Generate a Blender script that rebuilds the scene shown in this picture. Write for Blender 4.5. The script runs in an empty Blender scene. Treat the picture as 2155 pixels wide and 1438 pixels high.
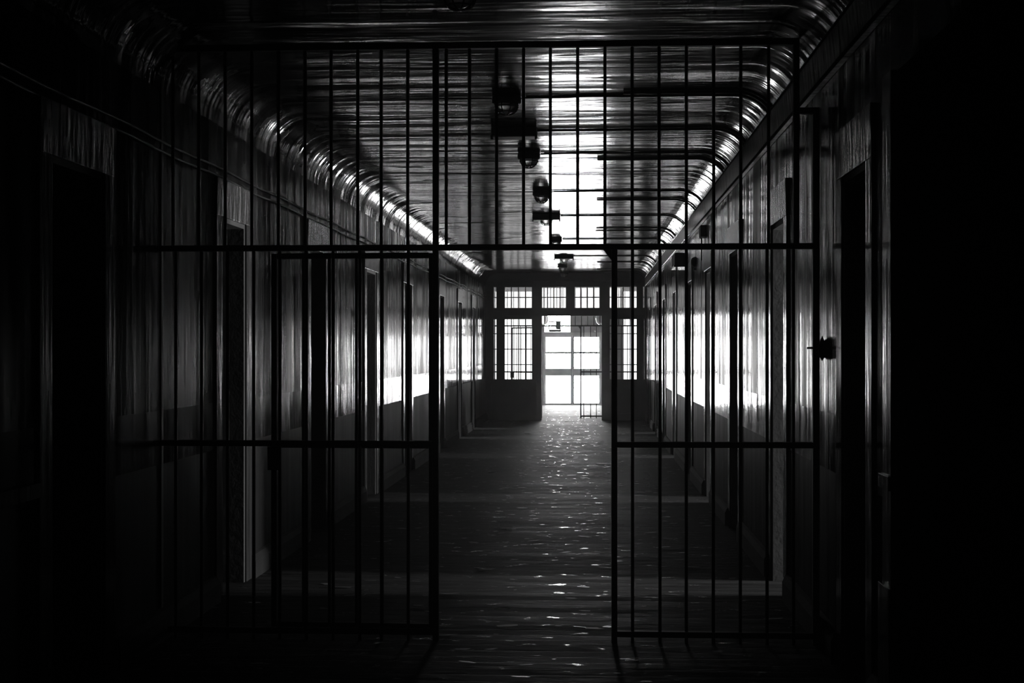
import bpy, bmesh, math, random
from mathutils import Vector, Matrix
random.seed(7)
S = bpy.context.scene
COL = S.collection
PI = math.pi

# ------------------------------------------------------------------ dimensions (metres; Y runs down the corridor)
XL, XR = -2.38, 1.26          # faces of the side walls
ZC = 3.34                     # ceiling
RC = 0.30                     # radius of the ceiling cove
YB, YP, YG, YE = -1.2, 32.3, 33.4, 41.2   # back wall, end partition, far gate, exit wall
YV = 33.7                     # side walls end, lobby begins
YGATE = 7.8
DH = 2.46                     # door head
DADO, BAND = 0.965, 1.265

# ------------------------------------------------------------------ materials
def nodes_of(name):
    m = bpy.data.materials.new(name); m.use_nodes = True
    nt = m.node_tree; nt.nodes.clear()
    return m, nt, nt.nodes, nt.links
def out(nt, sock):
    o = nt.nodes.new('ShaderNodeOutputMaterial'); nt.links.new(sock, o.inputs['Surface'])
def noise(nt, scale3, scale=1.0, detail=3.0, rough=0.55, offs=(0,0,0)):
    N, L = nt.nodes, nt.links
    g = N.new('ShaderNodeNewGeometry')
    mp = N.new('ShaderNodeMapping'); mp.inputs['Scale'].default_value = scale3; mp.inputs['Location'].default_value = offs
    L.new(g.outputs['Position'], mp.inputs['Vector'])
    n = N.new('ShaderNodeTexNoise'); n.inputs['Scale'].default_value = scale
    n.inputs['Detail'].default_value = detail; n.inputs['Roughness'].default_value = rough
    L.new(mp.outputs['Vector'], n.inputs['Vector'])
    return n.outputs['Fac']
def math_(nt, op, a, b=None, c=None):
    n = nt.nodes.new('ShaderNodeMath'); n.operation = op
    for i, v in enumerate((a, b, c)):
        if v is None: continue
        if isinstance(v, (int, float)): n.inputs[i].default_value = v
        else: nt.links.new(v, n.inputs[i])
    return n.outputs[0]
def ramp(nt, fac, lo, hi, a=0.0, b=1.0):
    n = nt.nodes.new('ShaderNodeMapRange'); n.clamp = True
    n.inputs['From Min'].default_value = lo; n.inputs['From Max'].default_value = hi
    n.inputs['To Min'].default_value = a; n.inputs['To Max'].default_value = b
    nt.links.new(fac, n.inputs['Value'])
    return n.outputs['Result']
def bump(nt, h, dist, prev=None):
    n = nt.nodes.new('ShaderNodeBump'); n.inputs['Strength'].default_value = 1.0
    n.inputs['Distance'].default_value = dist
    nt.links.new(h, n.inputs['Height'])
    if prev is not None: nt.links.new(prev, n.inputs['Normal'])
    return n.outputs['Normal']
def grey(nt, fac):
    n = nt.nodes.new('ShaderNodeCombineColor')
    for i in range(3): nt.links.new(fac, n.inputs[i])
    return n.outputs[0]
def principled(nt, base=0.1, rough=0.5, spec=0.5, metal=0.0, normal=None):
    p = nt.nodes.new('ShaderNodeBsdfPrincipled')
    def setv(k, v):
        if isinstance(v, (int, float)): p.inputs[k].default_value = v
        else: nt.links.new(v, p.inputs[k])
    if isinstance(base, (int, float)): p.inputs['Base Color'].default_value = (base, base, base, 1)
    else: nt.links.new(grey(nt, base), p.inputs['Base Color'])
    setv('Roughness', rough); setv('Specular IOR Level', spec); setv('Metallic', metal)
    if normal is not None: nt.links.new(normal, p.inputs['Normal'])
    return p.outputs[0]
def simple(name, base, rough, spec=0.5, metal=0.0, bscale=None, bdist=0.0):
    m, nt, N, L = nodes_of(name)
    v = ramp(nt, noise(nt, (1, 1, 1), 3.0), 0.3, 0.7, base*0.8, base*1.2)
    nrm = bump(nt, noise(nt, (1, 1, 1), bscale), bdist) if bscale else None
    out(nt, principled(nt, v, rough, spec, metal, nrm))
    return m

def wall_mat():
    m, nt, N, L = nodes_of('streaky_gloss_paint')
    g = N.new('ShaderNodeNewGeometry'); sp = N.new('ShaderNodeSeparateXYZ'); L.new(g.outputs['Position'], sp.inputs[0])
    z = sp.outputs['Z']
    dado = math_(nt, 'LESS_THAN', z, DADO)
    band = math_(nt, 'MULTIPLY', math_(nt, 'LESS_THAN', z, BAND), math_(nt, 'SUBTRACT', 1.0, dado))
    up = math_(nt, 'GREATER_THAN', z, BAND)
    st = noise(nt, (1, 1, 0.06), 6.5, 2.0, 0.5)
    dirt = ramp(nt, noise(nt, (1, 1, 0.14), 2.6, 3.0, 0.6, (4, 8, 2)), 0.44, 0.62)
    st2 = noise(nt, (1, 1, 0.8), 2.2, 2.0, 0.5, (5, 3, 1))
    fine = noise(nt, (1, 1, 0.35), 60.0, 2.0, 0.5)
    amp = math_(nt, 'ADD', math_(nt, 'ADD', math_(nt, 'MULTIPLY', up, 1.0), math_(nt, 'MULTIPLY', band, 0.55)), math_(nt, 'MULTIPLY', dado, 0.7))
    h = math_(nt, 'MULTIPLY', st, amp)
    n1 = bump(nt, h, WB[0])
    n2 = bump(nt, math_(nt, 'MULTIPLY', st2, 1.0), WB[1], n1)
    n3 = bump(nt, fine, WB[2], n2)
    base = math_(nt, 'ADD', math_(nt, 'MULTIPLY', dado, 0.02), math_(nt, 'MULTIPLY', math_(nt, 'SUBTRACT', 1.0, dado), 0.014))
    base = math_(nt, 'MULTIPLY', base, ramp(nt, st, 0.3, 0.7, 0.65, 1.2))
    ro = math_(nt, 'ADD', math_(nt, 'ADD', math_(nt, 'MULTIPLY', up, WR[0]), math_(nt, 'MULTIPLY', band, WR[1])), math_(nt, 'MULTIPLY', dado, WR[2]))
    ro = math_(nt, 'ADD', ro, math_(nt, 'ADD', ramp(nt, st, 0.35, 0.65, -0.05, 0.08), math_(nt, 'MULTIPLY', math_(nt, 'MULTIPLY', dirt, up), 0.17)))
    spc = math_(nt, 'SUBTRACT', math_(nt, 'ADD', math_(nt, 'MULTIPLY', band, 0.10), 0.015), math_(nt, 'MULTIPLY', dado, 0.0))
    out(nt, principled(nt, base, ro, spc, 0.0, n3))
    return m
WB = (0.0075, 0.006, 0.0003); WR = (0.15, 0.13, 0.5)

def ceiling_mat():
    m, nt, N, L = nodes_of('rippled_board_paint')
    a = noise(nt, (0.13, 1, 0.2), 2.4, 3.5, 0.52)
    b = noise(nt, (0.25, 1, 0.5), 1.1, 2.0, 0.5, (3, 7, 0))
    c = noise(nt, (0.10, 1, 0.10), 22.0, 2.0, 0.5)
    d = noise(nt, (0.8, 1, 0.8), 2.6, 3.0, 0.6, (9, 4, 0))
    n1 = bump(nt, a, CB[0]); n2 = bump(nt, b, CB[1], n1); n3 = bump(nt, d, CB[3], bump(nt, c, CB[2], n2))
    peel = noise(nt, (0.25, 1, 1), 3.2, 4.0, 0.6, (11, 2, 5))
    pm = ramp(nt, peel, 0.64, 0.66)
    base = math_(nt, 'MULTIPLY', ramp(nt, a, 0.3, 0.7, 0.01, 0.025), ramp(nt, pm, 0, 1, 1.0, 0.2))
    ro = math_(nt, 'ADD', ramp(nt, b, 0.35, 0.65, CR - 0.04, CR + 0.05), math_(nt, 'MULTIPLY', pm, 0.4))
    g = N.new('ShaderNodeNewGeometry'); sp = N.new('ShaderNodeSeparateXYZ'); L.new(g.outputs['Position'], sp.inputs[0])
    cove = math_(nt, 'ADD', math_(nt, 'GREATER_THAN', sp.outputs['X'], XR-RC), math_(nt, 'LESS_THAN', sp.outputs['X'], XL+RC))
    ro = math_(nt, 'SUBTRACT', ro, math_(nt, 'MULTIPLY', cove, 0.075))   # the coves are sleeker plaster than the boards
    spc = math_(nt, 'SUBTRACT', 0.2, math_(nt, 'MULTIPLY', pm, 0.18))
    out(nt, principled(nt, base, ro, spc, 0.0, n3))
    return m
CB = (0.033, 0.016, 0.0005, 0.006); CR = 0.165

def floor_mat():
    m, nt, N, L = nodes_of('worn_cross_planks')
    g = N.new('ShaderNodeNewGeometry'); sp = N.new('ShaderNodeSeparateXYZ'); L.new(g.outputs['Position'], sp.inputs[0])
    y = sp.outputs['Y']
    saw = math_(nt, 'FRACT', math_(nt, 'DIVIDE', y, 0.14))
    gap = ramp(nt, math_(nt, 'ABSOLUTE', math_(nt, 'SUBTRACT', saw, 0.5)), 0.44, 0.5)
    pl = math_(nt, 'FLOOR', math_(nt, 'DIVIDE', y, 0.14))
    wn = N.new('ShaderNodeTexWhiteNoise'); wn.noise_dimensions = '1D'; L.new(pl, wn.inputs['W'])
    gr = noise(nt, (0.2, 1, 1), 12.0, 4.0, 0.65)
    lump = noise(nt, (0.6, 1, 1), 7.0, 3.0, 0.6, (2, 9, 0))
    h = math_(nt, 'SUBTRACT', math_(nt, 'ADD', math_(nt, 'MULTIPLY', gr, 0.6), lump), math_(nt, 'MULTIPLY', gap, 0.6))
    n1 = bump(nt, h, 0.006)
    base = math_(nt, 'MULTIPLY', ramp(nt, gr, 0.3, 0.7, 0.02, 0.045), ramp(nt, wn.outputs['Value'], 0, 1, 0.7, 1.2))
    base = math_(nt, 'MULTIPLY', base, ramp(nt, gap, 0, 1, 1.0, 0.25))
    wet = ramp(nt, noise(nt, (0.7, 1, 1), 9.0, 3.0, 0.6, (1, 1, 1)), 0.63, 0.68)
    ro = math_(nt, 'SUBTRACT', ramp(nt, wn.outputs['Value'], 0, 1, 0.58, 0.72), math_(nt, 'MULTIPLY', wet, 0.4))
    spc = math_(nt, 'ADD', 0.03, math_(nt, 'MULTIPLY', wet, 0.3))
    out(nt, principled(nt, base, ro, spc, 0.0, n1))
    return m

def pane_mat(name, strength, vary=0.0):
    m, nt, N, L = nodes_of(name)
    e = N.new('ShaderNodeEmission'); e.inputs['Strength'].default_value = strength
    e.inputs['Color'].default_value = (1, 1, 1, 1)
    if vary:
        L.new(ramp(nt, noise(nt, (1, 1, 1), 1.5), 0.3, 0.7, strength*(1-vary), strength*(1+vary)), e.inputs['Strength'])
    out(nt, e.outputs[0])
    return m
def clear_glass(name, tint=0.9, frost=0.0):
    m, nt, N, L = nodes_of(name)
    t = N.new('ShaderNodeBsdfTransparent'); t.inputs['Color'].default_value = (tint, tint, tint, 1)
    g = N.new('ShaderNodeBsdfGlossy'); g.inputs['Roughness'].default_value = 0.05
    f = N.new('ShaderNodeFresnel'); f.inputs['IOR'].default_value = 1.45
    mx = N.new('ShaderNodeMixShader'); L.new(f.outputs[0], mx.inputs[0]); L.new(t.outputs[0], mx.inputs[1]); L.new(g.outputs[0], mx.inputs[2])
    res = mx.outputs[0]
    if frost:
        tr = N.new('ShaderNodeBsdfTranslucent'); tr.inputs['Color'].default_value = (0.9, 0.9, 0.9, 1)
        m2 = N.new('ShaderNodeMixShader')
        L.new(ramp(nt, noise(nt, (1, 1, 1), 3.0), 0.3, 0.7, frost*0.7, min(1, frost*1.2)), m2.inputs[0])
        L.new(res, m2.inputs[1]); L.new(tr.outputs[0], m2.inputs[2]); res = m2.outputs[0]
    out(nt, res)
    return m

M = {}
M['wall'] = wall_mat()
M['ceiling'] = ceiling_mat()
M['floor'] = floor_mat()
M['iron'] = simple('black_bar_iron', 0.012, 0.55, 0.25, 0.0, 40, 0.0005)
M['casing'] = None
M['lintel'] = None
M['doorleaf'] = simple('black_steel_door', 0.012, 0.6, 0.2)
M['reveal'] = simple('pale_plaster', 0.10, 0.7, 0.3, 0.0, 30, 0.002)
M['skirting'] = simple('skirting_paint', 0.03, 0.85, 0.05, 0.0, 25, 0.002)
M['dark_room'] = simple('dark_cell_plaster', 0.10, 0.8, 0.2)
M['partition'] = simple('dark_timber_frame', 0.03, 0.6, 0.2)
M['lobby_wall'] = simple('lobby_plaster', 0.2, 0.7, 0.3)
M['lobby_frame'] = simple('grey_door_paint', 0.32, 0.5, 0.4)
M['conduit'] = simple('black_conduit', 0.02, 0.5, 0.3)
M['trunk'] = None
M['lip'] = simple('pale_lip_paint', 0.2, 0.2, 0.5)
M['lamp_body'] = simple('lamp_iron', 0.015, 0.5, 0.3)
M['flake'] = simple('peeled_paint', 0.12, 0.4, 0.5)
M['pane'] = pane_mat('daylit_pane', 42.0)
M['pane_soft'] = pane_mat('daylit_frosted_pane', 3.0, 0.15)
M['glass'] = clear_glass('thin_window_glass', 0.92)
M['frost'] = clear_glass('frosted_transom_glass', 0.9, 0.35)
def lintel_mat(nm, sc, bd, ro, zs=0.03, lo=0.03, hi=0.06, sp=0.4, rip=0.0):
    m, nt, N, L = nodes_of(nm)
    st = noise(nt, (1, 1, zs), sc, 2.0, 0.5)
    n1 = bump(nt, st, bd)
    if rip: n1 = bump(nt, noise(nt, (1, 1, 0.35), 16.0, 2.0, 0.5), rip, n1)
    out(nt, principled(nt, ramp(nt, st, 0.3, 0.7, lo, hi), ro, sp, 0.0, n1))
    return m
M['lintel'] = lintel_mat('boarded_gloss_paint', 22.0, 0.003, 0.24, sp=0.5, rip=0.005)
M['trunk'] = lintel_mat('trunking_paint', 5.0, 0.006, 0.3, sp=0.5, rip=0.008)
M['casing'] = lintel_mat('gloss_casing_paint', 16.0, 0.004, 0.17, 0.1, 0.03, 0.06, 0.25)
def lampglass():
    m, nt, N, L = nodes_of('ribbed_lamp_glass')
    p = N.new('ShaderNodeBsdfRefraction'); p.inputs['Color'].default_value = (0.95, 0.95, 0.95, 1)
    p.inputs['Roughness'].default_value = 0.5; p.inputs['IOR'].default_value = 1.07
    g = N.new('ShaderNodeBsdfGlossy'); g.inputs['Roughness'].default_value = 0.15
    f = N.new('ShaderNodeFresnel'); f.inputs['IOR'].default_value = 1.4
    mx = N.new('ShaderNodeMixShader'); L.new(f.outputs[0], mx.inputs[0]); L.new(p.outputs[0], mx.inputs[1]); L.new(g.outputs[0], mx.inputs[2])
    out(nt, mx.outputs[0]); return m
M['lampglass'] = lampglass()

# ------------------------------------------------------------------ mesh helpers
class MB:
    def __init__(s): s.bm = bmesh.new()
    def box(s, x0, x1, y0, y1, z0, z1):
        v = [s.bm.verts.new(p) for p in ((x0,y0,z0),(x1,y0,z0),(x1,y1,z0),(x0,y1,z0),(x0,y0,z1),(x1,y0,z1),(x1,y1,z1),(x0,y1,z1))]
        for f in ((3,2,1,0),(4,5,6,7),(0,1,5,4),(1,2,6,5),(2,3,7,6),(3,0,4,7)): s.bm.faces.new([v[i] for i in f])
        return s
    def tube(s, pts, r, n=10, cap=True):
        pts = [Vector(p) for p in pts]; rings = []
        for i, p in enumerate(pts):
            t = (pts[min(i+1, len(pts)-1)] - pts[max(i-1, 0)]).normalized()
            a = Vector((0,0,1)) if abs(t.z) < 0.9 else Vector((1,0,0))
            u = t.cross(a).normalized(); w = t.cross(u).normalized()
            rings.append([s.bm.verts.new(p + r*(math.cos(2*PI*k/n)*u + math.sin(2*PI*k/n)*w)) for k in range(n)])
        for a, b in zip(rings, rings[1:]):
            for k in range(n):
                f = s.bm.faces.new((a[k], a[(k+1)%n], b[(k+1)%n], b[k])); f.smooth = True
        if cap:
            s.bm.faces.new(rings[0][::-1]); s.bm.faces.new(rings[-1])
        return s
    def lathe(s, c, prof, n=20):
        rings = []
        for r, z in prof:
            if r < 1e-5: rings.append([s.bm.verts.new((c[0], c[1], c[2]+z))])
            else: rings.append([s.bm.verts.new((c[0]+r*math.cos(2*PI*k/n), c[1]+r*math.sin(2*PI*k/n), c[2]+z)) for k in range(n)])
        for a, b in zip(rings, rings[1:]):
            for k in range(n):
                q = [a[k % len(a)], a[(k+1) % len(a)], b[(k+1) % len(b)], b[k % len(b)]]
                u = []
                for v in q:
                    if v not in u: u.append(v)
                if len(u) > 2:
                    f = s.bm.faces.new(u); f.smooth = True
        return s
    def prism(s, poly, axis, a, b):
        def P(p, t): return {'x': (t, p[0], p[1]), 'y': (p[0], t, p[1]), 'z': (p[0], p[1], t)}[axis]
        A = [s.bm.verts.new(P(p, a)) for p in poly]; B = [s.bm.verts.new(P(p, b)) for p in poly]
        s.bm.faces.new(A); s.bm.faces.new(B[::-1])
        for i in range(len(poly)):
            j = (i+1) % len(poly); s.bm.faces.new((A[j], A[i], B[i], B[j]))
        return s
    def build(s, name, mat, parent=None, bevel=0.0, loc=None):
        bmesh.ops.recalc_face_normals(s.bm, faces=s.bm.faces)
        me = bpy.data.meshes.new(name); s.bm.to_mesh(me); s.bm.free()
        o = bpy.data.objects.new(name, me); COL.objects.link(o)
        me.materials.append(mat)
        if bevel:
            b = o.modifiers.new('bevel', 'BEVEL'); b.width = bevel; b.segments = 2; b.limit_method = 'ANGLE'
        if parent is not None: o.parent = parent
        if loc: o.location = loc
        return o
def empty(name, loc=(0,0,0)):
    o = bpy.data.objects.new(name, None); COL.objects.link(o); o.location = loc; return o
def tag(o, label, cat, group=None, kind=None):
    o['label'] = label; o['category'] = cat
    if group: o['group'] = group
    if kind: o['kind'] = kind
    return o
def struct(o, label=None):
    o['kind'] = 'structure'
    if label: o['label'] = label
    return o
def copy_tree(o, parent=None):
    c = o.copy(); COL.objects.link(c); c.parent = parent
    for ch in [x for x in bpy.data.objects if x.parent == o]: copy_tree(ch, c)
    return c
def panel(mb, axis, t0, t1, a0, a1, z0, z1, holes):
    """slab between t0 and t1 in its thin axis, with rectangular openings (a0,a1,z0,z1)"""
    As = sorted({a0, a1, *[h[0] for h in holes], *[h[1] for h in holes]})
    Zs = sorted({z0, z1, *[h[2] for h in holes], *[h[3] for h in holes]})
    As = [a for a in As if a0 <= a <= a1]; Zs = [z for z in Zs if z0 <= z <= z1]
    for i in range(len(As)-1):
        run = None
        for k in range(len(Zs)-1):
            ca, cz = (As[i]+As[i+1])/2, (Zs[k]+Zs[k+1])/2
            solid = not any(h[0] < ca < h[1] and h[2] < cz < h[3] for h in holes)
            if solid and run is None: run = Zs[k]
            if run is not None and (not solid or k == len(Zs)-2):
                top = Zs[k+1] if solid else Zs[k]
                if axis == 'x': mb.box(t0, t1, As[i], As[i+1], run, top)
                else: mb.box(As[i], As[i+1], t0, t1, run, top)
                run = None
    return mb

# ------------------------------------------------------------------ doorways along the corridor
LEFT = [(6.16, 6.84), (9.07, 9.71), (11.98, 12.65), (15.00, 15.70), (18.10, 18.80), (22.35, 22.97), (25.5, 26.15), (28.5, 29.15)]
RIGHT = [(2.9, 5.93), (6.56, 7.18), (9.33, 9.98), (12.20, 12.90), (15.0, 15.65), (17.85, 18.5), (21.1, 21.8), (24.1, 24.8), (27.2, 27.9), (30.1, 30.8)]
LEFT_OPEN = {6, 7}
RIGHT_OPEN = {2, 4, 6, 8}
WT = 0.34

wl = MB(); panel(wl, 'x', XL-WT, XL, YB, YV, 0, ZC+0.1, [(a, b, -1, DH) for a, b in LEFT])
struct(wl.build('wall_left', M['wall']))
wr = MB(); panel(wr, 'x', XR, XR+WT, YB, YV, 0, ZC+0.1, [(a, b, -1, DH if i else 2.75) for i, (a, b) in enumerate(RIGHT)])
struct(wr.build('wall_right', M['wall']))
wb = MB().box(XL-WT, XR+WT, YB-0.2, YB, 0, ZC+0.2); struct(wb.build('wall_back', M['wall']))
fl = MB().box(-9.2, 8.2, YB-0.2, YE+0.3, -0.12, 0); struct(fl.build('floor', M['floor']))

# ceiling with coves
def cove_profile():
    pts = []
    for k in range(13):
        a = PI/2*k/12
        pts.append((XL + RC - RC*math.cos(a), ZC - RC + RC*math.sin(a)))
    for k in range(13):
        a = PI/2*(1-k/12)
        pts.append((XR - RC + RC*math.cos(a), ZC - RC + RC*math.sin(a)))
    return pts
cm = MB()
prof = cove_profile()
ys = [YB + (YV-YB)*k/40 for k in range(41)]
rows = [[cm.bm.verts.new((x, y, z)) for x, z in prof] for y in ys]
for a, b in zip(rows, rows[1:]):
    for i in range(len(prof)-1):
        f = cm.bm.faces.new((a[i], b[i], b[i+1], a[i+1])); f.smooth = True
ce = cm.build('ceiling', M['ceiling']); struct(ce)
cap = MB().box(XL-WT, XR+WT, YB-0.2, YV, ZC+0.1, ZC+0.25).build('ceiling_slab', M['dark_room']); struct(cap)

# cells behind the doorways
def cell(side, a, b, is_open, idx):
    s = -1 if side == 'left' else 1
    face = XL if s < 0 else XR
    x0 = face + s*WT; x1 = x0 + s*5.6
    y0, y1 = (a+b)/2-1.1, (a+b)/2+1.1
    lo, hi = min(x0, x1), max(x0, x1)
    mb = MB()
    mb.box(lo, hi, y0-0.1, y0, 0, 2.9); mb.box(lo, hi, y1, y1+0.1, 0, 2.9)
    mb.box(lo, hi, y0-0.1, y1+0.1, 2.9, 3.0)
    xb = x1
    mb.box(min(xb, xb+s*0.1), max(xb, xb+s*0.1), y0-0.1, y1+0.1, 0, 3.0)
    return struct(mb.build('wall_cell_%s_%d' % (side, idx), M['dark_room']))
dn = 0
CW, CT = 0.15, 0.014
def doorway(side, a, b, is_open, idx, head=DH):
    global dn
    dn += 1
    s = -1 if side == 'left' else 1
    face = XL if s < 0 else XR
    d = empty('door_%d' % dn, (face, (a+b)/2, 0)); struct(d)
    L = -d.location
    def pb(name, mat, x0, x1, y0, y1, z0, z1, bev=0.004):
        xs = sorted((face + s*x0, face + s*x1))
        return MB().box(xs[0]+L.x, xs[1]+L.x, y0+L.y, y1+L.y, z0, z1).build(name, mat, d, bev)
    pb('casing', M['casing'], -CT, 0.0, a-CW, a, 0, head)
    pb('casing', M['casing'], -CT, 0.0, b, b+CW, 0, head)
    q = [(0.0, head), (-CT-0.002, head), (-CT-0.006, head+0.24), (0.0, head+0.24)]
    MB().prism([(face + s*x + L.x, z) for x, z in q], 'y', a-CW+L.y, b+CW+L.y).build('lintel_board', M['lintel'], d, 0.003)
    pb('door_lining', M['reveal'], 0.0, WT, a, a+0.03, 0, head, 0)
    pb('door_lining', M['reveal'], 0.0, WT, b-0.03, b, 0, head, 0)
    pb('door_lining', M['reveal'], 0.0, WT, a+0.03, b-0.03, head-0.03, head, 0)
    if not is_open:
        lf = pb('door_leaf', M['doorleaf'], WT-0.10, WT-0.05, a+0.03, b-0.03, 0.01, head-0.03)
        xs = sorted((face + s*(WT-0.13), face + s*(WT-0.10)))
        MB().box(xs[0]+L.x, xs[1]+L.x, a+0.08+L.y, a+0.2+L.y, 1.0, 1.06).build('door_handle', M['iron'], lf)
    return d
for i, (a, b) in enumerate(LEFT):
    doorway('left', a, b, i in LEFT_OPEN, i)
    if i in LEFT_OPEN: cell('left', a, b, True, i)
for i, (a, b) in enumerate(RIGHT):
    if i == 0: continue
    doorway('right', a, b, i in RIGHT_OPEN, i)
    if i in RIGHT_OPEN: cell('right', a, b, True, i)
# the wide dark opening nearest the camera on the right, with a heavy timber trim and a plinth
side = MB()
side.box(XR+WT, 5.0, 2.3, 2.4, 0, 3.3); side.box(XR+WT, 5.0, 6.25, 6.35, 0, 3.3); side.box(5.0, 5.1, 2.3, 6.35, 0, 3.3); side.box(XR+WT, 5.0, 2.3, 6.35, 3.2, 3.3)
struct(side.build('wall_side_room', M['dark_room']))
tr = MB()
tr.box(XR-0.03, XR+0.0, 5.93, 6.10, 0, 2.75); tr.box(XR-0.045, XR+0.0, 5.90, 6.12, 0, 0.62); tr.box(XR-0.045, XR, 5.91, 6.12, 1.02, 1.08)
struct(tr.build('trim_1', M['casing'], None, 0.003))

# skirting boards between the doorways, a wooden ledge along the left wall top of dado near the camera
def skirt(side, spans):
    mb = MB()
    for a, b in spans:
        if b - a < 0.15: continue
        if side == 'left': pl = [(XL, 0), (XL+0.04, 0), (XL+0.04, 0.12), (XL+0.02, 0.16), (XL, 0.17)]
        else: pl = [(XR, 0), (XR-0.04, 0), (XR-0.04, 0.12), (XR-0.02, 0.16), (XR, 0.17)]
        mb.prism(pl, 'y', a, b)
    return struct(mb.build('baseboard_' + side, M['skirting']))
def spans(lst):
    r, y = [], YB
    for a, b in lst:
        r.append((y, a-CW)); y = b+CW
    r.append((y, YP)); return r
skirt('left', spans(LEFT)); skirt('right', spans(RIGHT))
lg = MB().box(XL, XL+0.03, YB, 6.0, 0.965, 1.03); struct(lg.build('trim_2', M['casing'], None, 0.003))

# ------------------------------------------------------------------ end partition with glazed panels
COLS = [(-2.21, -2.13), (-1.96, -1.32), (-1.12, -0.55), (-0.37, 0.21), (0.42, 1.05), (1.17, 1.225)]
holes = [(a, b, 2.54, 3.035) for a, b in COLS]
holes += [(a, b, 0.92, 2.305) for a, b in (COLS[0], COLS[1], COLS[4], COLS[5])]
holes += [(-1.11, 0.25, -1, 2.37)]
pt = MB(); panel(pt, 'y', YP, YP+0.14, XL, XR, 0, ZC+0.05, holes)
struct(pt.build('wall_end', M['partition']))
pm = MB()   # raised rails and panel mouldings on the partition
pm.box(XL, XR, YP-0.03, YP, 3.16, 3.24); pm.box(XL, XR, YP-0.02, YP, 2.39, 2.46)
for a, b in ((-2.33, -1.22), (0.36, 1.2)):
    pm.box(a, b, YP-0.02, YP, 0.80, 0.88); pm.box(a, b, YP-0.02, YP, 0.02, 0.16)
    pm.box(a, a+0.08, YP-0.02, YP, 0.16, 0.80); pm.box(b-0.08, b, YP-0.02, YP, 0.16, 0.80)
struct(pm.build('trim_3', M['partition']))
wn_ = 0
def glazed(x0, x1, z0, z1, vx, hz, y, mat, fm, name='glass_pane', bar=0.012):
    global wn_
    wn_ += 1
    w = empty('window_%d' % wn_, ((x0+x1)/2, y, z0)); struct(w)
    ox, oy, oz = w.location
    fr = MB()
    fr.box(x0-ox, x0-ox+0.012, -0.03, 0.03, 0, z1-z0); fr.box(x1-ox-0.012, x1-ox, -0.03, 0.03, 0, z1-z0)
    fr.box(x0-ox+0.012, x1-ox-0.012, -0.03, 0.03, 0, 0.012); fr.box(x0-ox+0.012, x1-ox-0.012, -0.03, 0.03, z1-z0-0.012, z1-z0)
    for v in vx: fr.box(v-ox-bar, v-ox+bar, -0.018, 0.018, 0.012, z1-z0-0.012)
    for h in hz: fr.box(x0-ox+0.012, x1-ox-0.012, -0.02, 0.02, h-oz-bar, h-oz+bar)
    fr.build('sash', fm, w)
    MB().box(x0-ox+0.012, x1-ox-0.012, -0.003, 0.003, 0.012, z1-z0-0.012).build(name, mat, w)
    return w
for i, (a, b) in enumerate(COLS):
    n = 4
    vx = [a + (b-a)*k/n for k in range(1, n)] if b-a > 0.2 else []
    glazed(a, b, 2.54, 3.035, vx, [2.79], YP+0.07, M['frost'], M['partition'], bar=0.011)
for i in (0, 1, 4, 5):
    a, b = COLS[i]
    vx = [a + (b-a)*k/4 for k in range(1, 4)] if b-a > 0.2 else []
    glazed(a, b, 0.92, 2.305, vx, [1.265, 1.615, 1.965], YP+0.07, M['glass'], M['partition'], bar=0.011)

# ------------------------------------------------------------------ lobby beyond and the exit
LX0, LX1, LZ = -3.1, 1.95, 3.55
lb = MB()
lb.box(LX0-0.2, LX0, YV, YE, 0, LZ); lb.box(LX1, LX1+0.2, YV, YE, 0, LZ)
lb.box(LX0-0.2, XL-WT, YV-0.2, YV, 0, LZ); lb.box(XR+WT, LX1+0.2, YV-0.2, YV, 0, LZ)
lb.box(XL-WT, XR+WT, YV-0.1, YV, ZC+0.25, LZ)
struct(lb.build('wall_lobby', M['lobby_wall']))
struct(MB().box(LX0-0.2, LX1+0.2, YV-0.2, YE+0.2, LZ, LZ+0.15).build('ceiling_lobby', M['lobby_wall']))
ex = MB()
EXH = [(-1.39, 0.33, -1, 2.10), (-1.34, -0.58, 2.10, 2.66), (-2.78, -1.58, 0.60, 3.30), (0.93, 1.75, 0.60, 3.30), (-1.45, 0.86, 2.76, 3.40)]
panel(ex, 'y', YE, YE+0.2, LX0-0.2, LX1+0.2, 0, LZ, EXH)
struct(ex.build('wall_exit', M['lobby_wall']))
glazed(-1.34, -0.58, 2.10, 2.66, [], [], YE+0.1, M['pane'], M['lobby_frame'], 'bright_pane')
glazed(-2.78, -1.58, 0.60, 3.30, [], [], YE+0.1, M['pane_soft'], M['lobby_frame'], 'bright_pane')
glazed(0.93, 1.75, 0.60, 3.30, [], [], YE+0.1, M['pane_soft'], M['lobby_frame'], 'bright_pane')
glazed(-1.45, 0.86, 2.76, 3.40, [-0.68, 0.1], [], YE+0.1, M['pane_soft'], M['lobby_frame'], 'bright_pane')
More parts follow.
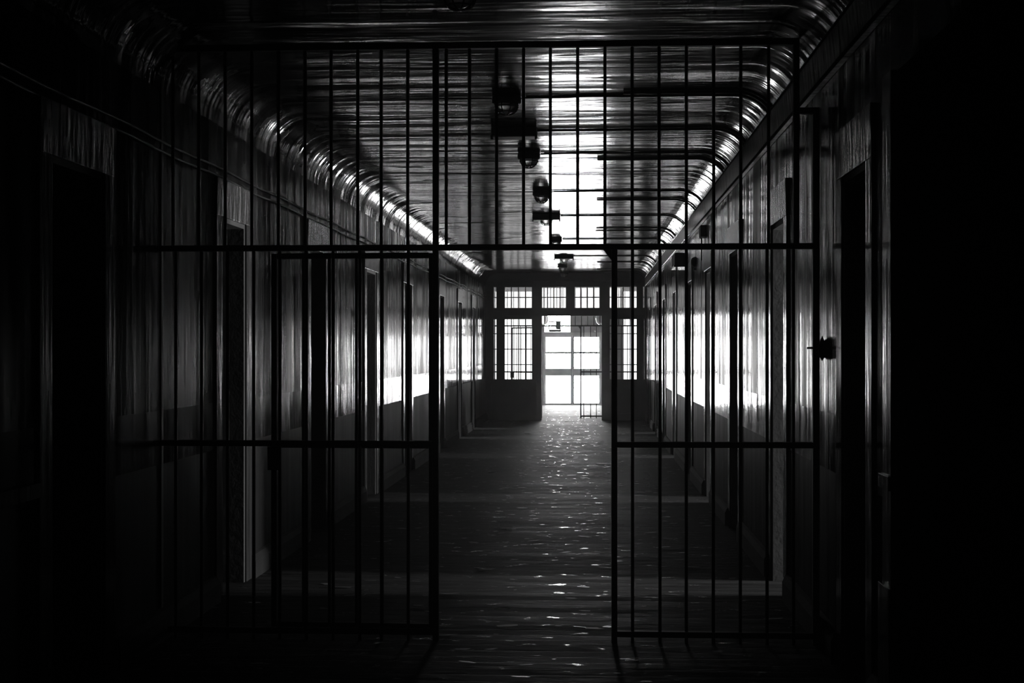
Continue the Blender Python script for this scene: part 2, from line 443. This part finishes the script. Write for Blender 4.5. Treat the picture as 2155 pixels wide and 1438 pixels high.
# glazed double exit door
dn += 1
ed = empty('door_%d' % dn, (-0.53, YE+0.08, 0)); struct(ed)
def eb(name, mat, boxes, parent, bev=0.0):
    mb = MB()
    for x0, x1, z0, z1, d in boxes: mb.box(x0+0.53, x1+0.53, -d, d, z0, z1)
    return mb.build(name, mat, parent, bev)
eb('door_frame', M['lobby_frame'], [(-1.39, -1.345, 0, 2.10, 0.07), (0.285, 0.33, 0, 2.10, 0.07), (-1.345, 0.285, 2.02, 2.10, 0.07)], ed)
for x0, x1 in ((-1.345, -0.535), (-0.525, 0.285)):
    st = 0.05
    p0, p1 = x0+st, x1-st+0.005
    lf = eb('door_leaf', M['lobby_frame'], [(x0, p0, 0.0, 2.02, 0.025), (p1, x1, 0.0, 2.02, 0.025), (p0, p1, 0, 0.055, 0.025), (p0, p1, 0.85, 1.055, 0.025), (p0, p1, 1.49, 1.545, 0.025), (p0, p1, 1.965, 2.02, 0.025)], ed)
    for z0, z1 in ((0.055, 0.85), (1.055, 1.49), (1.545, 1.965)):
        eb('bright_pane', M['pane'], [(p0, p1, z0, z1, 0.004)], lf)
    hx = -0.60 if x0 < -0.6 else -0.46
    eb('door_handle', M['lobby_frame'], [(hx-0.012, hx+0.012, 0.95, 1.12, 0.045)], lf)

# ------------------------------------------------------------------ barred gates
RW = 0.015
def bar_mesh(z0, z1, r=0.0092):
    mb = MB().tube([(0, 0, z0), (0, 0, z1)], r, 10); return mb
def gate(y, label, xs_upper, xs_left, xs_right, post_l, jamb_l, jamb_r, post_r, stepped, leaf_xs, leaf_w, leaf_rot, hinge_x, off):
    g = empty('barred_gate', (0, y, 0)); tag(g, label, 'gate', 'barred corridor gates')
    ZT, ZM, ZL, ZBt = 3.27, 2.162, 1.083, 0.04
    def pb(name, *b, bev=0.003):
        return MB().box(*b).build(name, M['iron'], g, bev)
    topx = post_r - 0.11 if stepped else post_r
    pb('post', post_l-0.017, post_l+0.017, -0.02, 0.02, 0, ZT+0.018)
    if stepped:
        pb('post', topx-0.012, topx+0.02, -0.02, 0.02, ZM, ZT+0.018)
        pb('rail', topx+0.02, post_r+0.017, -0.02, 0.02, 2.876, 2.912)
        pb('post', post_r-0.018, post_r+0.018, -0.02, 0.02, 0, 2.876)
    else:
        pb('post', post_r-0.018, post_r+0.018, -0.02, 0.02, 0, ZT+0.018)
    pb('jamb_post', jamb_l-0.016, jamb_l+0.016, -0.02, 0.02, 0, ZT)
    pb('jamb_post', jamb_r-0.016, jamb_r+0.016, -0.02, 0.02, 0, ZM)
    pb('rail', post_l, topx+0.02 if stepped else post_r, -0.022, 0.022, ZT-0.018, ZT+0.018)
    pb('rail', post_l, post_r, -0.022, 0.022, ZM-0.016, ZM+0.016)
    for z in (ZL, ZBt+0.01):
        pb('rail', post_l, jamb_l, -0.022, 0.022, z-0.016, z+0.016)
        pb('rail', jamb_r, post_r, -0.022, 0.022, z-0.016, z+0.016)
    proto_u = bar_mesh(ZM, ZT).build('bar', M['iron'], g); proto_u.location.x = xs_upper[0]
    for x in xs_upper[1:]:
        c = proto_u.copy(); COL.objects.link(c); c.parent = g; c.location.x = x
    proto_d = bar_mesh(0.0, ZM).build('bar', M['iron'], g); proto_d.location.x = (xs_left+xs_right)[0]
    for x in (xs_left+xs_right)[1:]:
        c = proto_d.copy(); COL.objects.link(c); c.parent = g; c.location.x = x
    # triangular corner plate at the head of the opening
    MB().prism([(jamb_r-0.016, ZM-0.016), (jamb_r-0.016, ZM-0.075), (jamb_r-0.06, ZM-0.016)], 'y', -0.01, 0.01).build('corner_plate', M['iron'], g)
    # leaf, hung on the left jamb and swung back
    lf = empty('gate_leaf', (hinge_x, 0.045, 0)); lf.parent = g; lf.rotation_euler.z = leaf_rot
    def lb_(name, *b): return MB().box(*b).build(name, M['iron'], lf, 0.003)
    w = leaf_w
    lb_('stile', -w, -w+0.032, -0.016, 0.016, 0.05, 2.135); lb_('stile', -0.03, 0.0, -0.016, 0.016, 0.05, 2.135)
    for z in (0.07, 1.07, 2.122): lb_('leaf_rail', -w+0.032, -0.03, -0.014, 0.014, z-0.016, z+0.016)
    for x in leaf_xs: MB().tube([(x, 0, 0.07), (x, 0, 2.122)], 0.0088, 10).build('leaf_bar', M['iron'], lf)
    for z in (0.35, 1.02, 1.98):
        MB().tube([(0.012, -0.02, z-0.045), (0.012, -0.02, z+0.045)], 0.014, 10).build('hinge', M['iron'], lf)
    lb_('lock_box', -w-0.02, -w+0.05, -0.022, 0.022, 0.93, 1.06)
    return g
U1 = [-2.316, -2.17, -2.022, -1.873, -1.724, -1.575, -1.43, -1.282, -1.152, -1.005, -0.792, -0.664, -0.515, -0.367, -0.22, -0.071, 0.078, 0.226, 0.372, 0.52, 0.668, 0.814, 0.964]
L1 = [-2.30, -2.155, -2.009, -1.862, -1.716, -1.567, -1.419, -1.271, -1.15, -1.002]
R1 = [0.228, 0.377, 0.52, 0.666, 0.812, 0.956, 1.098]
g1 = gate(YGATE, 'large black barred gate across the corridor nearest the camera, its door swung back', U1, L1, R1, -2.392, -0.85, 0.129, 1.218, True,
          [-0.735, -0.589, -0.437, -0.292, -0.146], 0.915, math.radians(-1.5), -0.862, 0)
# spade-shaped turn lock on the right-hand post of the near gate
lk = MB()
lk.prism([(0.0, 0.075), (0.018, 0.035), (0.026, 0.012), (0.026, -0.012), (0.018, -0.032), (0.0, -0.06), (-0.016, -0.032), (-0.02, -0.012), (-0.02, 0.012), (-0.014, 0.03), (-0.01, 0.05)], 'y', -0.03, -0.012)
lk.tube([(-0.08, -0.02, 0.01), (0.04, -0.02, 0.01)], 0.006, 8)
o = lk.build('turn_lock', M['iron'], g1); o.location = (1.248, 0.0, 1.60)
nb = lambda a, b, n: [a+(b-a)*k/(n-1) for k in range(n)]
U2 = [-2.24+0.1447*k for k in range(24)]
L2 = [-2.24+0.147*k for k in range(7)]
R2 = [-0.16, 0.0, 0.135, 0.28, 0.425, 0.57, 0.715, 0.86, 1.0, 1.13]
g2 = gate(YG, 'small far barred gate in the bright end doorway, its door half open', U2, L2, R2, -2.36, -1.15, -0.23, 1.235, False,
          [-0.76, -0.61, -0.46, -0.31, -0.155], 0.92, math.radians(-38), -1.165, 0)

# ------------------------------------------------------------------ ceiling lamps, boxes, conduits
LAMPX = -0.555
def bulkhead(loc, label):
    g = empty('caged_lamp', loc); tag(g, label, 'lamp', 'caged ceiling lamps')
    MB().lathe((0,0,0), [(0, 0), (0.095, 0), (0.1, -0.012), (0.1, -0.045), (0.092, -0.055), (0.075, -0.06), (0, -0.06)], 24).build('lamp_base', M['lamp_body'], g)
    prof = [(0.074, -0.055)] + [(0.074*math.cos(a), -0.062-0.062*math.sin(a)) for a in (0.15, 0.45, 0.75, 1.05, 1.3)] + [(0, -0.125)]
    MB().lathe((0,0,0), prof, 24).build('lamp_glass', M['lampglass'], g)
    cg = MB()
    for k in range(4):
        a = PI*k/4+0.4; pts = []
        for t in range(13):
            b = PI*t/12
            pts.append((0.086*math.cos(b)*math.cos(a), 0.086*math.cos(b)*math.sin(a), -0.055-0.08*math.sin(b)))
        cg.tube(pts, 0.0042, 6)
    for r, z in ((0.083, -0.075), (0.058, -0.113)):
        cg.tube([(r*math.cos(2*PI*k/24), r*math.sin(2*PI*k/24), z) for k in range(25)], 0.0042, 6)
    cg.build('wire_cage', M['lamp_body'], g)
    return g
def boxlamp(loc, label, dome):
    g = empty('ceiling_light_box', loc); tag(g, label, 'light fixture', 'flat ceiling light boxes')
    MB().box(-0.178, 0.178, -0.1, 0.1, -0.062, 0).build('fixture_box', M['lamp_body'], g, 0.006)
    MB().box(-0.165, 0.165, -0.09, 0.09, -0.072, -0.062).build('diffuser', M['lampglass'], g)
    for s in (-1, 1):
        MB().box(s*0.172-0.008, s*0.172+0.008, -0.1, -0.085, -0.095, -0.0625).build('clip', M['lamp_body'], g)
    if dome:
        prof = [(0.075, -0.072)] + [(0.075*math.cos(a), -0.075-0.05*math.sin(a)) for a in (0.2, 0.6, 1.0, 1.3)] + [(0, -0.126)]
        MB().lathe((0.0,0,0), prof, 24).build('lamp_glass', M['lampglass'], g)
        cg = MB()
        for k in range(4):
            a = PI*k/4+0.3
            cg.tube([(0.084*math.cos(PI*t/10)*math.cos(a), 0.084*math.cos(PI*t/10)*math.sin(a), -0.072-0.064*math.sin(PI*t/10)) for t in range(11)], 0.004, 6)
        cg.build('wire_cage', M['lamp_body'], g)
    return g
for x, y, lab in ((-0.62, 6.72, 'caged ceiling lamp cut by the top edge, in front of the near gate'),
               (-0.575, 9.75, 'largest caged ceiling lamp just behind the near gate, above the flat box'),
               (-0.545, 12.58, 'caged ceiling lamp right below the wide flat box in the photo'),
               (-0.535, 15.6, 'caged ceiling lamp midway between the two wider light boxes'),
               (-0.545, 22.26, 'small dark ceiling lamp just above the middle rail of the near gate'),
               (-0.575, 29.2, 'tiny caged lamp under the farthest light box, white cage below'),
               (-0.585, 31.6, 'tiniest caged lamp, hard against the end partition')):
    bulkhead((x, y, ZC), lab)
for x, y, lab, dm in ((-0.60, 11.22, 'widest flat black light box on the ceiling near the first gate', False),
                   (-0.57, 18.4, 'middle flat light box with a caged dome beneath, above the gate rail', True),
                   (-0.49, 26.3, 'farthest flat light box with caged dome, below the gate rail', True)):
    boxlamp((x, y, ZC), lab, dm)
def conduit(y, x0, r, label, twin=False, sag=0.0, thick_from=None):
    def path(dy, rr, x0):
        pts = []
        zc = ZC - rr
        n = max(4, int((0.96-x0)/0.12))
        for k in range(n+1):
            x = x0 + (0.96-x0)*k/n
            pts.append((x, dy + (sag*math.sin(3*x+y) if sag else 0), zc - (0.4*abs(sag)*abs(math.sin(5*x)) if sag else 0)))
        R = RC - rr
        for k in range(1, 9):
            a = PI/2*(1 - k/8*0.86)
            pts.append((XR-RC + R*math.cos(a), dy, ZC-RC + R*math.sin(a)))
        return pts
    mb = MB().tube(path(0, r, x0), r, 10)
    if twin: mb.tube(path(-0.045, r*0.7, x0+0.03), r*0.7, 8)
    o = mb.build('ceiling_conduit', M['conduit'], None, 0, (0, y, 0))
    return tag(o, label, 'conduit', 'conduits across the ceiling')
CD = [(9.75, -0.47, 0.007, True, 0.012, 'sagging twin cable from the nearest caged lamp behind the gate to the right wall'),
      (9.60, 0.22, 0.012, False, 0, 'thick stub of pipe running right beside the nearest sagging cable'),
      (11.22, -0.42, 0.011, False, 0, 'straight conduit leaving the widest flat light box towards the right wall'),
      (12.58, -0.44, 0.006, True, 0.006, 'thin twin cable from the lamp below the widest light box'),
      (12.95, 0.06, 0.011, False, 0, 'short thick conduit starting at mid ceiling just beyond the thin twin cable'),
      (15.6, -0.43, 0.006, True, 0.008, 'thin wavering cable from the lamp between the two light boxes'),
      (16.45, 0.07, 0.011, False, 0, 'short conduit with a hooked end, beyond the wavering cable'),
      (18.4, -0.39, 0.010, False, 0, 'conduit leaving the middle light box towards the right wall'),
      (20.3, 0.08, 0.009, False, 0, 'short conduit ending at mid ceiling beyond the middle light box'),
      (20.75, 0.07, 0.008, False, 0, 'second short conduit right behind the one beyond the middle light box'),
      (22.26, -0.44, 0.010, False, 0, 'conduit from the lamp above the middle gate rail'),
      (26.3, -0.31, 0.010, False, 0, 'conduit from the farthest light box, just under the gate rail'),
      (28.1, 0.13, 0.011, False, 0, 'short far conduit curving down the right cove under the gate corner plate'),
      (30.6, 0.13, 0.011, False, 0, 'last short conduit curving down the right cove before the end partition'),
      (31.6, -0.48, 0.011, False, 0, 'farthest conduit, running along the top of the end partition')]
for y, x0, r, tw, sg, lab in CD: conduit(y, x0, r, lab, tw, sg)
# trunking on the right wall under the cove
tk = empty('cable_trunking', (XR-0.03, 7.9, 3.02)); tag(tk, 'long flat painted cable trunking along the top of the right wall', 'cable trunking')
yy = 4.6; k = 0
while yy < 31.9:
    ln = (2.4, 3.1, 2.7)[k % 3]; y1 = min(yy+ln, 32.0)
    MB().prism([(0.028, 0.004), (-0.016, 0.004), (-0.032, 0.176), (-0.016, 0.176)], 'y', yy-7.9+0.004, y1-7.9-0.004).build('trunking_length', M['trunk'], tk, 0.003)
    yy = y1; k += 1
for z_, x_ in ((0.0, -0.02), (0.18, -0.030)):
    MB().tube([(x_, 4.6-7.9, z_), (x_, 32.0-7.9, z_)], 0.009, 10).build('trunking_lip', M['lip'], tk)
# twin cables clipped along the left wall
for z, lab in ((2.745, 'lower of two thin cables clipped along the left wall'), (2.80, 'upper of two thin cables clipped along the left wall')):
    pts = [(XL+0.010, YB+0.1+(YP-YB-0.3)*k/120, z-0.06*(1-k/120)+0.02*(k/120)**2+0.006*math.sin(k*0.9)) for k in range(121)]
    tag(MB().tube(pts, 0.007, 8).build('wall_cable', M['conduit']), lab, 'cable', 'cables on the left wall')
# wall boxes and a bell under the trunking on the right wall
b1 = empty('junction_box', (XR, 20.0, 2.73)); tag(b1, 'black box on the right wall under the far trunking with a bright lower edge', 'junction box', 'boxes on the right wall')
MB().box(-0.11, 0.01, -0.4, 0.35, 0.03, 0.2).build('box_body', M['lamp_body'], b1, 0.006)
MB().box(-0.12, 0, -0.41, 0.36, 0.005, 0.03).build('box_base', M['casing'], b1)
b2 = empty('junction_box', (XR, 15.95, 2.85)); tag(b2, 'small black box right under the trunking with a short drop pipe', 'junction box', 'boxes on the right wall')
MB().box(-0.05, 0.01, -0.12, 0.12, 0.0, 0.13).build('box_body', M['lamp_body'], b2, 0.006)
MB().tube([(-0.02, 0.1, 0.0), (-0.02, 0.1, -0.25)], 0.009, 8).build('drop_pipe', M['conduit'], b2)
be = empty('alarm_bell', (XR, 17.3, 2.66)); tag(be, 'round black alarm bell on the right wall between two doorways', 'bell')
m_ = MB().lathe((0,0,0), [(0, 0.05), (0.028, 0.048), (0.05, 0.035), (0.063, 0.01), (0.065, 0.0), (0, 0)], 24).build('bell_gong', M['lamp_body'], be)
m_.rotation_euler.y = -PI/2
MB().box(-0.02, 0.01, -0.02, 0.02, -0.1, -0.07).build('bell_striker', M['lamp_body'], be)

# lobby lantern and globes above the exit
ln = empty('hanging_lantern', (-0.98, 39.0, 2.12)); tag(ln, 'dark box lantern with a pale globe hanging before the bright pane above the exit', 'lantern')
fr = MB()
for z in (0.02, 0.25): 
    for s in (-1, 1):
        fr.tube([(-0.15, s*0.1, z), (0.17, s*0.1, z)], 0.014, 8); fr.tube([(s*0.15, -0.1, z), (s*0.15, 0.1, z)], 0.014, 8)
for sx in (-1, 1):
    for sy in (-1, 1): fr.tube([(sx*0.15, sy*0.1, 0.02), (sx*0.15, sy*0.1, 0.25)], 0.014, 8)
fr.box(-0.15, 0.17, -0.1, 0.1, -0.03, 0.02); fr.box(0.03, 0.15, -0.1, 0.1, 0.04, 0.24)
fr.build('lantern_frame', M['lamp_body'], ln)
MB().tube([(-0.15, 0, -0.01), (-0.22, 0, 0.02), (-0.26, 0, 0.0), (-0.27, 0, -0.05)], 0.012, 8).build('hook', M['lamp_body'], ln)
MB().tube([(0.16, 0, 0.25), (0.18, 0, 0.4), (0.18, 0, LZ-2.12)], 0.008, 8).build('hanging_rod', M['lamp_body'], ln)
MB().lathe((-0.04, 0, 0.12), [(0, -0.07), (0.05, -0.05), (0.075, 0), (0.05, 0.05), (0, 0.07)], 16).build('globe', M['lampglass'], ln)
for x, lab in ((-1.27, 'left round globe lamp hanging in the bright lobby'), (0.27, 'right round globe lamp hanging in the bright lobby')):
    gl = empty('globe_lamp', (x, 38.6, 2.30)); tag(gl, lab, 'lamp', 'globe lamps in the lobby')
    MB().lathe((0, 0, 0.13), [(0.0, -0.13)]+[(0.13*math.cos(a), 0.16*math.sin(a)) for a in [(-1.2+0.2*k) for k in range(13)]]+[(0, 0.15)], 20).build('globe', M['lampglass'], gl)
    MB().tube([(0, 0, 0.29), (0, 0, LZ-2.30)], 0.01, 8).build('hanging_rod', M['lamp_body'], gl)

# paint flakes fallen on the planks: countless, one object
fk = MB()
rnd = random.Random(3)
for _ in range(230):
    y = 4.5 + 27.5*rnd.random()**1.3
    x = rnd.gauss(-0.15, 0.42) if rnd.random() < 0.6 else rnd.uniform(XL+0.1, XR-0.1)
    if not XL+0.08 < x < XR-0.08: continue
    s = rnd.uniform(0.008, 0.028); a = rnd.uniform(0, 2*PI); n = rnd.randint(4, 6)
    tilt = Matrix.Rotation(rnd.uniform(-0.14, 0.14), 3, 'X') @ Matrix.Rotation(rnd.uniform(-0.1, 0.1), 3, 'Y')
    vs = []
    for t in (0.0, 0.0015):
        ring = []
        for k in range(n):
            q = a + 2*PI*k/n; rr = s*rnd.uniform(0.6, 1.2)
            p = tilt @ Vector((rr*math.cos(q)*2.6, rr*math.sin(q), 0)); p += Vector((x, y, 0.005+t)); p.z = max(p.z, 0.0005+t)
            ring.append(fk.bm.verts.new(p))
        vs.append(ring)
    fk.bm.faces.new(vs[1]); fk.bm.faces.new(vs[0][::-1])
    for k in range(n): fk.bm.faces.new((vs[0][k], vs[0][(k+1)%n], vs[1][(k+1)%n], vs[1][k]))
tag(fk.build('paint_flakes', M['flake']), 'scattered flakes of peeled paint along the plank floor', 'paint flakes', None, 'stuff')

# ------------------------------------------------------------------ light: daylight in the cells with open doors
def cell_light(side, i, power):
    a, b = (LEFT if side == 'left' else RIGHT)[i]
    s = -1 if side == 'left' else 1
    x = (XL if s < 0 else XR) + s*(WT+5.4)
    l = bpy.data.lights.new('cell_daylight', 'AREA'); l.shape = 'RECTANGLE'; l.size = 0.7; l.size_y = 0.35; l.energy = power
    o = bpy.data.objects.new('cell_daylight', l); COL.objects.link(o)
    o.location = (x, (a+b)/2-0.1, 1.7); o.rotation_euler = (0, s*PI/2, 0)
for side, i, p in (('right', 2, 630), ('right', 4, 630), ('right', 6, 630), ('right', 8, 525), ('left', 6, 570), ('left', 7, 570)):
    cell_light(side, i, p)
w = bpy.data.worlds.new('World'); S.world = w; w.use_nodes = True
w.node_tree.nodes['Background'].inputs['Color'].default_value = (0.0004, 0.0004, 0.0004, 1)
# faint scatter added to all the air, standing in for lens glow around the exit
vs_ = w.node_tree.nodes.new('ShaderNodeVolumeScatter')
vs_.inputs['Density'].default_value = 0.0013; vs_.inputs['Anisotropy'].default_value = 0.78
w.node_tree.links.new(vs_.outputs[0], w.node_tree.nodes['World Output'].inputs['Volume'])

# ------------------------------------------------------------------ camera
cam = bpy.data.cameras.new('camera'); co = bpy.data.objects.new('camera', cam); COL.objects.link(co)
cam.sensor_width = 36; cam.lens = 36*3000/2155
cam.shift_y = (736.5-719)/2155
co.location = (0, 0, 1.6)
co.rotation_euler = (PI/2, 0, math.atan(165.5/3000))
S.camera = co
S.view_settings.view_transform = 'Standard'; S.view_settings.look = 'None'; S.view_settings.gamma = 1.0
S.view_settings.exposure = 0.0; S.view_settings.use_curve_mapping = False
S.cycles.max_bounces = 6; S.cycles.sample_clamp_indirect = 8.0
